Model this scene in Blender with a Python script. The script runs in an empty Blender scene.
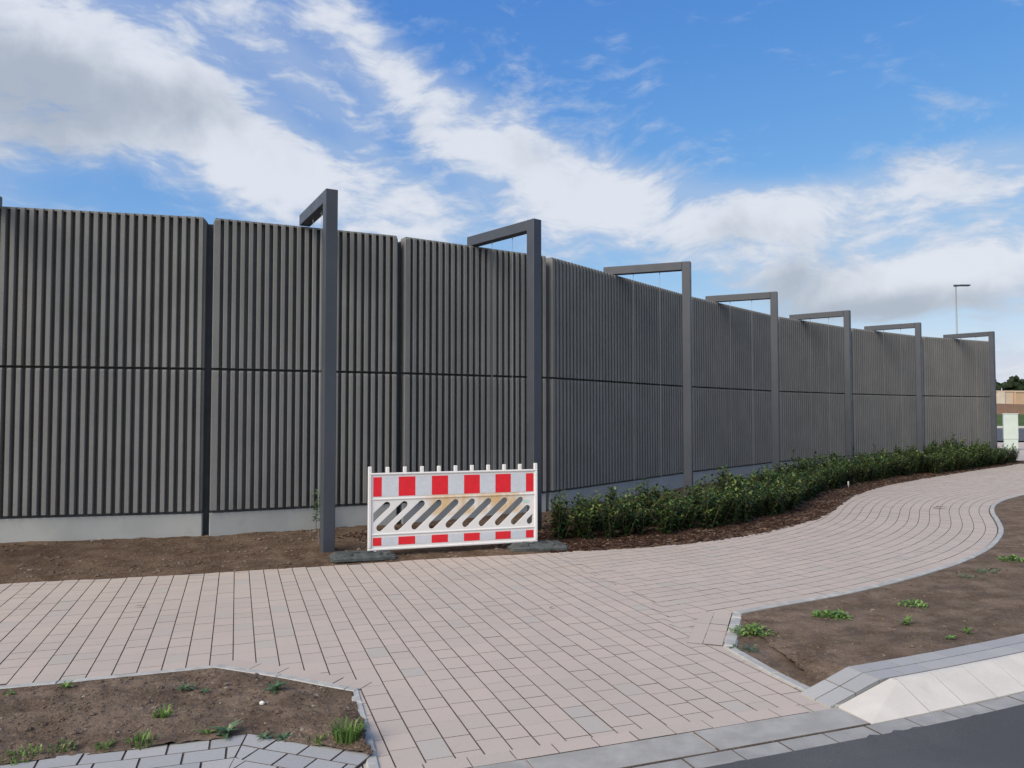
import bpy, bmesh, math, random
import numpy as np
from mathutils import Vector, noise, Matrix

random.seed(7)
R = math.radians
S = bpy.context.scene
COL = S.collection

# ------------------------------------------------------------------ camera, sky, sun, exposure
F = 769.0
CAMH = 1.78
PITCH = math.atan(29 / F)
cam_d = bpy.data.cameras.new('camera')
cam_d.sensor_width = 36.0
cam_d.lens = 36.0 * F / 1024
cam_d.clip_end = 4000
cam = bpy.data.objects.new('camera', cam_d)
COL.objects.link(cam)
cam.location = (0, 0, CAMH)
cam.rotation_euler = (math.pi / 2 + PITCH, 0, 0)
S.camera = cam

SUN_EL = R(36)
SUN_AZ = R(227)                       # clockwise from +Y: behind the viewer's left shoulder
sun_dir = Vector((math.sin(SUN_AZ) * math.cos(SUN_EL), math.cos(SUN_AZ) * math.cos(SUN_EL), math.sin(SUN_EL)))
sd = bpy.data.lights.new('sun', 'SUN')
sd.energy = 2.9
sd.angle = R(42)
sd.color = (1.0, 0.90, 0.76)
sun = bpy.data.objects.new('sun', sd)
COL.objects.link(sun)
sun.rotation_euler = sun_dir.to_track_quat('Z', 'Y').to_euler()
sun.location = sun_dir * 60

S.view_settings.view_transform = 'Standard'
S.view_settings.look = 'None'
S.view_settings.exposure = 0.5
S.view_settings.gamma = 1.0
S.view_settings.use_curve_mapping = False


def pix_dir(px, py):
    x = (px - 512) / F
    z = -(py - 384) / F
    return Vector((x, math.cos(PITCH) - z * math.sin(PITCH), math.sin(PITCH) + z * math.cos(PITCH))).normalized()


def G(px, py, z=0.0):
    d = pix_dir(px, py)
    t = (z - CAMH) / d.z
    return (d.x * t, d.y * t)


class NT:
    """small node helper"""
    def __init__(self, tree):
        self.t = tree
        self.n = tree.nodes
        self.l = tree.links

    def new(self, typ, **kw):
        nd = self.n.new(typ)
        for k, v in kw.items():
            setattr(nd, k, v)
        return nd

    def put(self, sock, v):
        if isinstance(v, bpy.types.NodeSocket):
            self.l.new(v, sock)
        else:
            sock.default_value = v

    def math(self, op, a, b=None, c=None, clamp=False):
        nd = self.new('ShaderNodeMath', operation=op, use_clamp=clamp)
        self.put(nd.inputs[0], a)
        if b is not None:
            self.put(nd.inputs[1], b)
        if c is not None:
            self.put(nd.inputs[2], c)
        return nd.outputs[0]

    def dot(self, a, vec):
        nd = self.new('ShaderNodeVectorMath', operation='DOT_PRODUCT')
        self.put(nd.inputs[0], a)
        nd.inputs[1].default_value = vec
        return nd.outputs['Value']

    def mix(self, fac, a, b, blend='MIX'):
        nd = self.new('ShaderNodeMix', data_type='RGBA', blend_type=blend, clamp_factor=True)
        self.put(nd.inputs[0], fac)
        for s, v in ((nd.inputs[6], a), (nd.inputs[7], b)):
            if isinstance(v, (tuple, list)):
                v = tuple(v) + (1.0,) if len(v) == 3 else v
            self.put(s, v)
        return nd.outputs[2]

    def noise(self, vec, scale, detail=4, rough=0.55, dist=0.0, col=False):
        nd = self.new('ShaderNodeTexNoise')
        if vec is not None:
            self.put(nd.inputs['Vector'], vec)
        nd.inputs['Scale'].default_value = scale
        nd.inputs['Detail'].default_value = detail
        nd.inputs['Roughness'].default_value = rough
        nd.inputs['Distortion'].default_value = dist
        return nd.outputs['Color' if col else 'Fac']

    def smooth(self, v, a, b, lo=0.0, hi=1.0):
        nd = self.new('ShaderNodeMapRange', interpolation_type='SMOOTHSTEP')
        self.put(nd.inputs['Value'], v)
        nd.inputs['From Min'].default_value = a
        nd.inputs['From Max'].default_value = b
        nd.inputs['To Min'].default_value = lo
        nd.inputs['To Max'].default_value = hi
        return nd.outputs[0]

    def mapping(self, vec, rot=(0, 0, 0), scale=(1, 1, 1), loc=(0, 0, 0)):
        nd = self.new('ShaderNodeMapping')
        self.put(nd.inputs['Vector'], vec)
        nd.inputs['Rotation'].default_value = rot
        nd.inputs['Scale'].default_value = scale
        nd.inputs['Location'].default_value = loc
        return nd.outputs[0]


def build_world():
    w = bpy.data.worlds.new('World')
    S.world = w
    w.use_nodes = True
    t = NT(w.node_tree)
    t.n.clear()
    out = t.new('ShaderNodeOutputWorld')
    bg = t.new('ShaderNodeBackground')
    bg.inputs['Strength'].default_value = 0.10
    sky = t.new('ShaderNodeTexSky', sky_type='NISHITA')
    sky.sun_disc = False
    sky.sun_elevation = SUN_EL
    sky.sun_rotation = SUN_AZ
    sky.altitude = 100
    sky.air_density = 1.0
    sky.dust_density = 0.6
    sky.ozone_density = 1.6
    hs = t.new('ShaderNodeHueSaturation')
    hs.inputs['Saturation'].default_value = 1.28
    hs.inputs['Value'].default_value = 1.0
    t.l.new(sky.outputs[0], hs.inputs['Color'])
    # soft shoulder so that the sky near the horizon stays pale blue instead of clipping
    mul = t.mix(1.0, hs.outputs[0], (1.23, 1.52, 3.4), 'MULTIPLY')
    den = t.mix(1.0, hs.outputs[0], (.092, .157, .427), 'MULTIPLY')
    den = t.mix(1.0, den, (1.0, 1.0, 1.0), 'ADD')
    skyc = t.mix(1.0, mul, den, 'DIVIDE')
    D = t.new('ShaderNodeTexCoord').outputs['Generated']

    def blob(px, py, rx, ry, rot, wgt):
        c = pix_dir(px, py) if not isinstance(px, tuple) else Vector(px).normalized()
        right = Vector((c.y, -c.x, 0)).normalized()
        up = right.cross(c).normalized()
        a = right * math.cos(R(rot)) + up * math.sin(R(rot))
        b = -right * math.sin(R(rot)) + up * math.cos(R(rot))
        da = t.math('MULTIPLY', t.dot(D, a), F / rx)
        db = t.math('MULTIPLY', t.dot(D, b), F / ry)
        q = t.math('ADD', t.math('MULTIPLY', da, da), t.math('MULTIPLY', db, db))
        g = t.math('POWER', 2.718, t.math('MULTIPLY', q, -1.0))
        return t.math('MULTIPLY', g, wgt)

    def total(bs):
        s = None
        for b in bs:
            g = blob(*b)
            s = g if s is None else t.math('ADD', s, g)
        return s
    # cloud masses (angular size in units of 1/769 rad)
    mass = [(40, 55, 165, 70, -4, .80), (180, 25, 130, 40, -16, .55), (200, 128, 130, 40, -22, 1.0), (310, 185, 150, 42, -22, 1.0),
            (300, 70, 130, 20, -42, .55), (345, 30, 80, 24, -40, .6), (420, 105, 115, 34, -38, .85), (505, 145, 85, 36, -30, .9),
            (420, 200, 100, 26, -18, .55), (585, 190, 70, 40, -14, .85), (665, 210, 125, 36, -8, 1.15), (785, 205, 105, 26, 8, .7),
            (940, 182, 140, 28, 14, .85), (880, 228, 110, 20, 8, .12), (612, 45, 30, 26, 60, .34),
            (875, 292, 85, 22, 6, 1.35), (950, 258, 46, 18, 4, 1.1), (785, 276, 55, 22, 0, .7), (1010, 368, 45, 16, 0, .9),
            (1060, 265, 50, 28, 0, .5), (560, 255, 45, 14, -10, .35), (-140, 160, 150, 90, 0, .5), (1200, 200, 160, 50, 5, .9),
            ((.05, -.25, 1.0), 0, 430, 430, 0, 1.5), ((-.75, -.55, .42), 0, 420, 250, 0, 1.3), ((.55, -.75, .40), 0, 420, 240, 0, 1.3),  # unseen clouds overhead and behind, added for softer, more neutral ambient light
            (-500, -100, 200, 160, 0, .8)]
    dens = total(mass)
    gray = total([(60, 88, 125, 34, -3, .85), (190, 98, 60, 18, 2, .3), (-60, 100, 120, 60, 0, .8), (880, 312, 100, 17, 4, 1.15), (785, 284, 60, 24, 0, .75),
                  (545, 160, 34, 30, 0, .3), (940, 185, 90, 14, 14, .25), (730, 235, 60, 18, 0, .35), (1010, 372, 40, 8, 0, .3)])
    warp = t.noise(D, 5.0, 3, .5, col=True)
    wv = t.new('ShaderNodeVectorMath', operation='MULTIPLY_ADD')
    t.l.new(warp, wv.inputs[0])
    wv.inputs[1].default_value = (.10, .10, .10)
    t.l.new(D, wv.inputs[2])
    W = wv.outputs[0]
    n1 = t.noise(t.mapping(W, rot=(0, R(32), 0), scale=(1, 1, 2.3)), 8.0, 8, .58)
    n2 = t.noise(t.mapping(W, rot=(0, R(36), 0), scale=(1.0, 1, 3.4)), 19.0, 8, .62)
    n3 = t.noise(W, 14.0, 8, .55)
    nn = t.math('ADD', t.math('MULTIPLY', n1, 1.0), t.math('ADD', t.math('MULTIPLY', n2, .65), t.math('MULTIPLY', n3, .35)))
    v = t.math('ADD', dens, t.math('MULTIPLY', t.math('SUBTRACT', nn, 1.0), 2.5))
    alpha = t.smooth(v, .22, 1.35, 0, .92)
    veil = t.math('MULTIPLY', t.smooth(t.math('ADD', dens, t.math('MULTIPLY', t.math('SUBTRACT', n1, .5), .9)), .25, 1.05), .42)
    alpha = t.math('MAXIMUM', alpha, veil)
    body = t.smooth(v, .7, 1.6)
    gr = t.math('ADD', gray, t.math('MULTIPLY', t.math('SUBTRACT', n3, .5), 1.6))
    gr = t.smooth(gr, .05, 1.15)
    white = t.mix(body, (3.9, 4.4, 5.3), (5.5, 5.7, 6.15))
    cc = t.mix(gr, white, (3.05, 3.4, 3.95))
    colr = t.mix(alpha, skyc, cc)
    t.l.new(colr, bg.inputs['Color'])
    t.l.new(bg.outputs[0], out.inputs['Surface'])


build_world()

# ------------------------------------------------------------------ mesh helpers


class MB:
    """collects faces, with a material slot and a tone per face, and links them as ONE mesh object"""
    def __init__(self):
        self.v, self.f, self.m, self.t = [], [], [], []

    def face(self, idx, m=0, t=0.5):
        self.f.append(idx)
        self.m.append(m)
        self.t.append(t)

    def poly(self, pts, m=0, t=0.5):
        b = len(self.v)
        self.v.extend(pts)
        self.face(tuple(range(b, b + len(pts))), m, t)

    def prism(self, ring0, ring1, m=0, t=0.5, cap0=True, cap1=True, ms=None):
        b = len(self.v)
        n = len(ring0)
        self.v.extend(ring0)
        self.v.extend(ring1)
        for i in range(n):
            j = (i + 1) % n
            self.face((b + i, b + j, b + n + j, b + n + i), m if ms is None else ms, t)
        if cap0:
            self.face(tuple(b + n - 1 - i for i in range(n)), m, t)
        if cap1:
            self.face(tuple(b + n + i for i in range(n)), m, t)

    def box(self, x0, x1, y0, y1, z0, z1, m=0, t=0.5, M=None):
        r = [(x0, y0), (x1, y0), (x1, y1), (x0, y1)]
        a = [(x, y, z0) for x, y in r]
        c = [(x, y, z1) for x, y in r]
        if M is not None:
            a = [tuple(M @ Vector(p)) for p in a]
            c = [tuple(M @ Vector(p)) for p in c]
        self.prism(a, c, m, t)

    def tube(self, p0, p1, r0, r1=None, n=8, m=0, t=0.5):
        r1 = r0 if r1 is None else r1
        p0, p1 = Vector(p0), Vector(p1)
        d = (p1 - p0).normalized()
        a = d.orthogonal().normalized()
        b = d.cross(a)
        A = [tuple(p0 + (a * math.cos(k * 2 * math.pi / n) + b * math.sin(k * 2 * math.pi / n)) * r0) for k in range(n)]
        B = [tuple(p1 + (a * math.cos(k * 2 * math.pi / n) + b * math.sin(k * 2 * math.pi / n)) * r1) for k in range(n)]
        self.prism(A, B, m, t)

    def mesh(self, name, mats, smooth=False):
        me = bpy.data.meshes.new(name)
        me.from_pydata([tuple(p) for p in self.v], [], self.f)
        for mt in (mats if isinstance(mats, (list, tuple)) else [mats]):
            me.materials.append(mt)
        me.polygons.foreach_set('material_index', self.m)
        at = me.attributes.new('tone', 'FLOAT', 'FACE')
        at.data.foreach_set('value', self.t)
        if smooth:
            me.polygons.foreach_set('use_smooth', [True] * len(self.f))
        me.update()
        return me

    def build(self, name, mats, parent=None, smooth=False, bevel=0.0, seg=2):
        o = bpy.data.objects.new(name, self.mesh(name, mats, smooth))
        COL.objects.link(o)
        if parent:
            o.parent = parent
        if bevel:
            bm = bmesh.new()
            bm.from_mesh(o.data)
            bmesh.ops.recalc_face_normals(bm, faces=bm.faces)
            bmesh.ops.bevel(bm, geom=[e for e in bm.edges if e.is_manifold and e.calc_face_angle(0) > .6], offset=bevel, segments=seg,
                            profile=.5, affect='EDGES', clamp_overlap=True)
            bm.to_mesh(o.data)
            bm.free()
        return o


def tag(o, label=None, cat=None, group=None, kind=None):
    if label:
        o['label'] = label
    if cat:
        o['category'] = cat
    if group:
        o['group'] = group
    if kind:
        o['kind'] = kind
    return o


def empty(name, loc, rz=0.0):
    o = bpy.data.objects.new(name, None)
    o.empty_display_size = .2
    COL.objects.link(o)
    o.location = loc
    o.rotation_euler = (0, 0, rz)
    return o


def dup(root, loc, rz=0.0, sc=1.0):
    r = root.copy()
    COL.objects.link(r)
    r.location = loc
    r.rotation_euler = (0, 0, rz)
    r.scale = (sc, sc, sc) if not isinstance(sc, tuple) else sc
    for ch in list(root.children):
        c = ch.copy()
        COL.objects.link(c)
        c.parent = r
    return r


def resample(pts, step):
    P = np.array(pts, float)
    d = np.hypot(*np.diff(P, axis=0).T)
    s = np.concatenate([[0], np.cumsum(d)])
    n = max(2, int(round(s[-1] / step)) + 1)
    q = np.linspace(0, s[-1], n)
    return np.stack([np.interp(q, s, P[:, 0]), np.interp(q, s, P[:, 1])], 1)


def chaikin(pts, it=2):
    P = np.array(pts, float)
    for _ in range(it):
        Q = [P[0]]
        for a, b in zip(P[:-1], P[1:]):
            Q += [a * .75 + b * .25, a * .25 + b * .75]
        Q.append(P[-1])
        P = np.array(Q)
    return P


def normals(P):
    t = np.gradient(P, axis=0)
    t /= np.linalg.norm(t, axis=1)[:, None] + 1e-9
    return np.stack([-t[:, 1], t[:, 0]], 1)


class Line:
    """arc-length polyline with left-hand offsets"""
    def __init__(self, pts, smooth=2, step=.1):
        P = chaikin(pts, smooth) if smooth else np.array(pts, float)
        self.P = resample(P, step)
        self.N = normals(self.P)
        d = np.hypot(*np.diff(self.P, axis=0).T)
        self.s = np.concatenate([[0], np.cumsum(d)])
        self.L = self.s[-1]

    def at(self, s, off=0.0):
        x = np.interp(s, self.s, self.P[:, 0])
        y = np.interp(s, self.s, self.P[:, 1])
        nx = np.interp(s, self.s, self.N[:, 0])
        ny = np.interp(s, self.s, self.N[:, 1])
        k = math.hypot(nx, ny)
        return (x + nx / k * off, y + ny / k * off)

    def s_of_x(self, x):
        return float(np.interp(x, self.P[:, 0], self.s))

    def nearest(self, x, y):
        d = np.hypot(self.P[:, 0] - x, self.P[:, 1] - y)
        i = int(np.argmin(d))
        v = np.array([x, y]) - self.P[i]
        return self.s[i], float(v @ self.N[i])


def stone(mb, q, zt, zb=-.012, g=(.003, .003), ch=.004, tone=.5, tilt=0.0, m=0, ms=None):
    """one laid stone: q = 4 plan corners (u0v0,u1v0,u1v1,u0v1); top is chamfered"""
    q = [Vector((p[0], p[1])) for p in q]
    u = (q[1] - q[0])
    v = (q[3] - q[0])
    lu, lv = u.length, v.length
    if lu < .02 or lv < .02:
        return
    u /= lu
    v /= lv

    def ring(e, z):
        gu, gv = g[0] + e, g[1] + e
        c = [q[0] + u * gu + v * gv, q[1] - u * gu + v * gv, q[2] - u * gu - v * gv, q[3] + u * gu - v * gv]
        zz = [z - tilt, z + tilt, z + tilt, z - tilt]
        return [(p.x, p.y, k) for p, k in zip(c, zz)]
    b = len(mb.v)
    mb.v.extend(ring(0, zb) + ring(0, zt - ch) + ring(ch, zt))
    for k in (0, 4):
        for i in range(4):
            j = (i + 1) % 4
            mb.face((b + k + i, b + k + j, b + k + 4 + j, b + k + 4 + i), m if ms is None else ms, tone)
    mb.face((b + 8, b + 9, b + 10, b + 11), m, tone)


def fbm(x, y, s, o=4):
    return noise.fractal(Vector((x * s, y * s, 3.7)), 1.0, 2.0, o)

# ------------------------------------------------------------------ materials


def material(name):
    m = bpy.data.materials.new(name)
    m.use_nodes = True
    t = NT(m.node_tree)
    b = t.n['Principled BSDF']
    return m, t, b


def tone_of(t):
    a = t.new('ShaderNodeAttribute')
    a.attribute_name = 'tone'
    return a.outputs['Fac']


def obj_co(t):
    return t.new('ShaderNodeTexCoord').outputs['Object']


def geo_pos(t):
    return t.new('ShaderNodeNewGeometry').outputs['Position']


def bump(t, b, h, strength, dist):
    n = t.new('ShaderNodeBump')
    n.inputs['Strength'].default_value = strength
    n.inputs['Distance'].default_value = dist
    t.l.new(h, n.inputs['Height'])
    t.l.new(n.outputs[0], b.inputs['Normal'])


def mat_paver(name, ca, cb, cgrey, grey_amt=.12):
    m, t, b = material(name)
    P = geo_pos(t)
    to = tone_of(t)
    c = t.mix(to, ca, cb)
    big = t.noise(P, .55, 4, .55)
    c = t.mix(t.smooth(t.math('FRACT', t.math('MULTIPLY', to, 37.31)), 1 - grey_amt, 1 - grey_amt + .02, 0, .55), c, cgrey)
    c = t.mix(t.smooth(big, .42, .72, 0, .35), c, tuple(x * .78 for x in ca))
    fine = t.noise(P, 160, 3, .7)
    c = t.mix(t.smooth(fine, .35, .7, 0, .30), c, tuple(x * .55 for x in cb))
    blot = t.noise(P, 9, 5, .65)
    c = t.mix(t.smooth(blot, .55, .8, 0, .30), c, tuple(x * .6 for x in ca))
    t.l.new(c, b.inputs['Base Color'])
    b.inputs['Roughness'].default_value = .85
    b.inputs['Specular IOR Level'].default_value = .25
    bump(t, b, t.noise(P, 260, 3, .7), .35, .002)
    return m


def mat_concrete(name, col, var=.25, bumpd=.002, scale=6, rough=.85):
    m, t, b = material(name)
    P = geo_pos(t)
    n = t.noise(P, scale, 6, .6)
    c = t.mix(t.smooth(n, .35, .7), tuple(x * (1 - var) for x in col), col)
    to = tone_of(t)
    c = t.mix(t.math('MULTIPLY', to, .4), c, tuple(x * .72 for x in col))
    sp = t.noise(P, 190, 2, .6)
    c = t.mix(t.smooth(sp, .5, .75, 0, .35), c, tuple(x * .55 for x in col))
    st = t.noise(P, 2.0, 6, .7)
    c = t.mix(t.smooth(st, .56, .75, 0, .4), c, (col[0] * .62, col[1] * .58, col[2] * .5))
    t.l.new(c, b.inputs['Base Color'])
    b.inputs['Roughness'].default_value = rough
    b.inputs['Specular IOR Level'].default_value = .25
    bump(t, b, t.noise(P, 120, 4, .7), .3, bumpd)
    return m


def mat_soil(name, ca, cb, cc):
    m, t, b = material(name)
    P = geo_pos(t)
    n1 = t.noise(P, 3.2, 7, .65)
    c = t.mix(t.smooth(n1, .38, .64), ca, cb)
    n2 = t.noise(P, 38, 5, .7)
    c = t.mix(t.smooth(n2, .52, .7, 0, .7), c, cc)
    c = t.mix(t.smooth(t.noise(P, 24, 4, .7), .56, .75, 0, .75), c, tuple(x * .4 for x in ca))
    v = t.new('ShaderNodeTexVoronoi')
    t.l.new(P, v.inputs['Vector'])
    v.inputs['Scale'].default_value = 26
    peb = t.math('LESS_THAN', v.outputs['Distance'], .14)
    pc = t.math('GREATER_THAN', t.noise(P, 7, 2, .5), .62)
    c = t.mix(t.math('MULTIPLY', t.math('MULTIPLY', peb, pc), .8), c, (.30, .26, .22))
    t.l.new(c, b.inputs['Base Color'])
    b.inputs['Roughness'].default_value = .95
    b.inputs['Specular IOR Level'].default_value = .1
    h = t.math('ADD', t.noise(P, 55, 6, .75), t.math('MULTIPLY', t.noise(P, 16, 4, .6), 1.4))
    bump(t, b, h, .9, .02)
    return m


def mat_plain(name, col, rough=.5, spec=.4, var=.12, scale=4, metal=0.0, bumps=0.0):
    m, t, b = material(name)
    P = geo_pos(t)
    n = t.noise(P, scale, 5, .6)
    c = t.mix(t.smooth(n, .35, .7), tuple(x * (1 - var) for x in col), tuple(min(1, x * (1 + var * .6)) for x in col))
    t.l.new(c, b.inputs['Base Color'])
    r = t.smooth(t.noise(P, scale * 3, 4, .6), .3, .7, max(0, rough - .08), min(1, rough + .1))
    t.l.new(r, b.inputs['Roughness'])
    b.inputs['Specular IOR Level'].default_value = spec
    b.inputs['Metallic'].default_value = metal
    if bumps:
        bump(t, b, t.noise(P, 90, 4, .7), bumps, .003)
    return m


def mat_leaf(name, dark, light, tip):
    m, t, b = material(name)
    to = tone_of(t)
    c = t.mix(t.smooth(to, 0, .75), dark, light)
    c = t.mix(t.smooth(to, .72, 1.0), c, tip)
    oi = t.new('ShaderNodeObjectInfo')
    c = t.mix(t.math('MULTIPLY', oi.outputs['Random'], .35), c, tuple(x * 1.35 for x in light))
    t.l.new(c, b.inputs['Base Color'])
    b.inputs['Roughness'].default_value = .42
    b.inputs['Specular IOR Level'].default_value = .45
    tr = t.new('ShaderNodeBsdfTranslucent')
    t.l.new(c, tr.inputs['Color'])
    mx = t.new('ShaderNodeMixShader')
    mx.inputs[0].default_value = .22
    t.l.new(b.outputs[0], mx.inputs[1])
    t.l.new(tr.outputs[0], mx.inputs[2])
    t.l.new(mx.outputs[0], t.n['Material Output'].inputs['Surface'])
    return m


def mat_wall():
    m, t, b = material('wood_fibre_concrete')
    P = geo_pos(t)
    base = (.218, .219, .214)
    n = t.noise(P, 1.6, 6, .6)
    c = t.mix(t.smooth(n, .35, .7), tuple(x * .90 for x in base), tuple(x * 1.05 for x in base))
    g = t.noise(P, 75, 4, .7)
    c = t.mix(t.smooth(g, .42, .7, 0, .5), c, tuple(x * .55 for x in base))
    streak = t.noise(t.mapping(P, scale=(9, 9, .35)), 1.0, 5, .65)
    c = t.mix(t.smooth(streak, .52, .75, 0, .35), c, (.13, .135, .125))
    c = t.mix(t.math('MULTIPLY', tone_of(t), .18), c, (.30, .29, .27))
    t.l.new(c, b.inputs['Base Color'])
    b.inputs['Roughness'].default_value = .95
    b.inputs['Specular IOR Level'].default_value = .15
    bump(t, b, t.noise(P, 130, 5, .75), .8, .006)
    return m


def mat_asphalt():
    m, t, b = material('asphalt')
    P = geo_pos(t)
    c = t.mix(t.smooth(t.noise(P, .8, 5, .6), .35, .7), (.056, .056, .058), (.080, .080, .083))
    c = t.mix(t.smooth(t.noise(P, 220, 2, .6), .55, .72, 0, .6), c, (.17, .17, .17))
    c = t.mix(t.smooth(t.noise(P, 150, 2, .6), .58, .75, 0, .7), c, (.02, .02, .022))
    t.l.new(c, b.inputs['Base Color'])
    b.inputs['Roughness'].default_value = .8
    bump(t, b, t.noise(P, 200, 3, .7), .7, .004)
    return m


def mat_barrier():
    m, t, b = material('barrier_plastic')
    P = obj_co(t)
    base = (.74, .73, .715)
    # orange-brown rust water stains in the slotted zone, right of the middle
    sx = t.new('ShaderNodeSeparateXYZ')
    t.l.new(P, sx.inputs[0])
    zone = t.math('MULTIPLY', t.smooth(sx.outputs[2], .36, .44), t.smooth(sx.outputs[2], .72, .60))
    zx = t.math('MULTIPLY', t.smooth(sx.outputs[0], -.55, -.2), t.smooth(sx.outputs[0], 1.0, .8))
    n = t.noise(t.mapping(P, scale=(6, 1, 3)), 1.0, 5, .6)
    st = t.math('MULTIPLY', t.math('MULTIPLY', zone, zx), t.smooth(n, .30, .58))
    c = t.mix(t.math('MULTIPLY', st, .85), base, (.62, .40, .15))
    d = t.noise(P, 14, 5, .7)
    c = t.mix(t.smooth(d, .55, .8, 0, .35), c, (.52, .48, .42))
    t.l.new(c, b.inputs['Base Color'])
    b.inputs['Roughness'].default_value = .42
    b.inputs['Specular IOR Level'].default_value = .4
    return m


M = {}
M['paver'] = mat_paver('pink_paving_stone', (.500, .425, .366), (.455, .395, .348), (.41, .40, .365), .06)
M['joint'] = mat_soil('joint_sand', (.125, .104, .089), (.17, .143, .122), (.09, .075, .063))
M['grey_paver'] = mat_paver('grey_paving_stone', (.40, .40, .395), (.33, .335, .34), (.44, .435, .42), .1)
M['joint_grey'] = mat_plain('grey_joint_mortar', (.13, .12, .11), .9, .2, .2, 8)
M['gutter'] = mat_concrete('gutter_concrete', (.355, .35, .335))
M['kerb_grey'] = mat_concrete('grey_kerb_concrete', (.415, .405, .38), .3)
M['kerb_white'] = mat_concrete('white_kerb_concrete', (.60, .57, .52), .1)
M['edging'] = mat_concrete('edging_concrete', (.47, .47, .45), .3, scale=12)
M['plinth'] = mat_concrete('plinth_concrete', (.41, .425, .42), .15, scale=2)
M['soil'] = mat_soil('garden_soil', (.095, .062, .042), (.155, .108, .075), (.21, .155, .115))
M['bed'] = mat_soil('bed_soil', (.125, .090, .066), (.212, .158, .118), (.29, .23, .18))
M['bank'] = mat_soil('bank_soil', (.17, .10, .062), (.22, .14, .09), (.25, .17, .12))
M['asphalt'] = mat_asphalt()
M['wall'] = mat_wall()
M['steel'] = mat_plain('anthracite_steel', (.057, .064, .079), .45, .45, .08, 2)
M['column'] = mat_plain('dark_column_steel', (.040, .044, .052), .5, .4, .1, 3)
M['cable'] = mat_plain('stainless_cable', (.30, .31, .32), .5, .4, .05, 5, .3)
M['white'] = mat_barrier()
M['sheet_white'] = mat_plain('white_reflective_sheet', (.60, .63, .68), .35, .5, .06, 18)
M['sheet_red'] = mat_plain('red_reflective_sheet', (.74, .016, .028), .35, .5, .08, 18)
M['rubber'] = mat_plain('grey_recycled_rubber', (.085, .093, .092), .85, .2, .3, 14, 0, .5)
M['hole_shade'] = mat_plain('painted_recess_shade', (.03, .03, .032), .9, .1, .2, 14)  # near-black colour standing in for the shade inside the hand holes
M['sticker'] = mat_plain('pale_green_sticker', (.50, .70, .64), .4, .4, .1, 30)
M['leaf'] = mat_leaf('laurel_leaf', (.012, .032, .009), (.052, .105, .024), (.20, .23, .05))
M['weed'] = mat_leaf('weed_leaf', (.075, .14, .03), (.14, .25, .055), (.24, .34, .09))
M['weed_dark'] = mat_leaf('blue_green_weed_leaf', (.05, .10, .05), (.09, .16, .08), (.16, .22, .11))
M['stem'] = mat_plain('woody_stem', (.10, .075, .05), .8, .2, .3, 20)
M['bark'] = mat_plain('bark_chip', (.060, .032, .023), .9, .15, .5, 9, 0, .5)
M['bark_pale'] = mat_plain('pale_bark_chip', (.20, .13, .09), .9, .15, .4, 9)
M['grass'] = mat_plain('grass_field', (.075, .115, .035), .95, .1, .35, .6)
M['wood'] = mat_plain('far_foliage', (.030, .045, .022), .95, .1, .5, .25)
M['beige'] = mat_plain('beige_render', (.55, .44, .34), .9, .2, .05, .5)
M['beige_dark'] = mat_plain('tan_render', (.50, .35, .24), .9, .2, .05, .5)
M['beige_pale'] = mat_plain('pale_beige_render', (.60, .53, .45), .9, .2, .05, .5)
M['mint'] = mat_plain('pale_mint_plastic', (.46, .53, .49), .5, .4, .05, 3)
M['pebble'] = mat_plain('white_pebble_stone', (.75, .73, .68), .8, .2, .1, 30)
M['dry_leaf'] = mat_plain('dry_leaf', (.16, .11, .075), .8, .2, .3, 30)

# ------------------------------------------------------------------ plan lines (metres; viewer stands at the origin, looks along +Y)
BACK = Line([(-22, 2.6), (-12, 5.85), (-5.3, 8.04), (-3.82, 8.43), (-2.11, 8.97), (-.88, 9.46), (.61, 9.86), (1.68, 10.15), (2.57, 10.57), (3.61, 11.26),
             (4.48, 12.2), (5.13, 12.88), (5.72, 13.77), (6.5, 15.13), (7.23, 16.39), (8.03, 17.42), (8.74, 18.34), (10.22, 19.93), (12.58, 22.18),
             (14.91, 24.33), (17.0, 26.18), (18.8, 28.0)], 2, .08)
EDGE_R = Line([(1.95, 6.89), (2.4, 7.17), (2.97, 7.48), (3.5, 7.81), (4.14, 8.28), (4.93, 8.91), (5.74, 9.65), (6.51, 10.53), (7.29, 11.59), (7.89, 12.64),
               (8.56, 13.91), (9.38, 15.13), (10.21, 16.01), (11.26, 16.99), (13.6, 18.7), (17.5, 20.9), (24, 24.0)], 2, .08)
EDGE_RL = Line([(1.96, 4.71), (1.89, 4.97), (1.77, 5.23), (1.6, 5.9), (1.95, 6.89)], 0, .05)
GUT = Line([(-14, -1.5), (-6, 1.65), (-.5, 3.54), (.64, 3.95), (1.33, 4.2), (2.06, 4.47), (2.49, 4.635), (3.26, 4.97), (4.2, 5.42), (5.5, 6.15), (8, 7.75),
            (12, 10.7), (20, 17.5)], 2, .08)
WALLP = [(-19.7, 7.2), (-14.5, 8.1), (-9.31, 9.28), (-4.14, 10.46), (-1.70, 11.57), (.58, 13.07), (4.0, 17.5), (7.28, 21.2), (10.6, 24.1), (14.25, 26.75),
         (17.98, 28.72)]
WALL = Line(WALLP, 0, .05)

# ------------------------------------------------------------------ ground, road
mb = MB()
mb.poly([(-900, -300, -.16), (900, -300, -.16), (900, 1500, -.16), (-900, 1500, -.16)])
tag(mb.build('ground', M['grass']), kind='structure')

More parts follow.
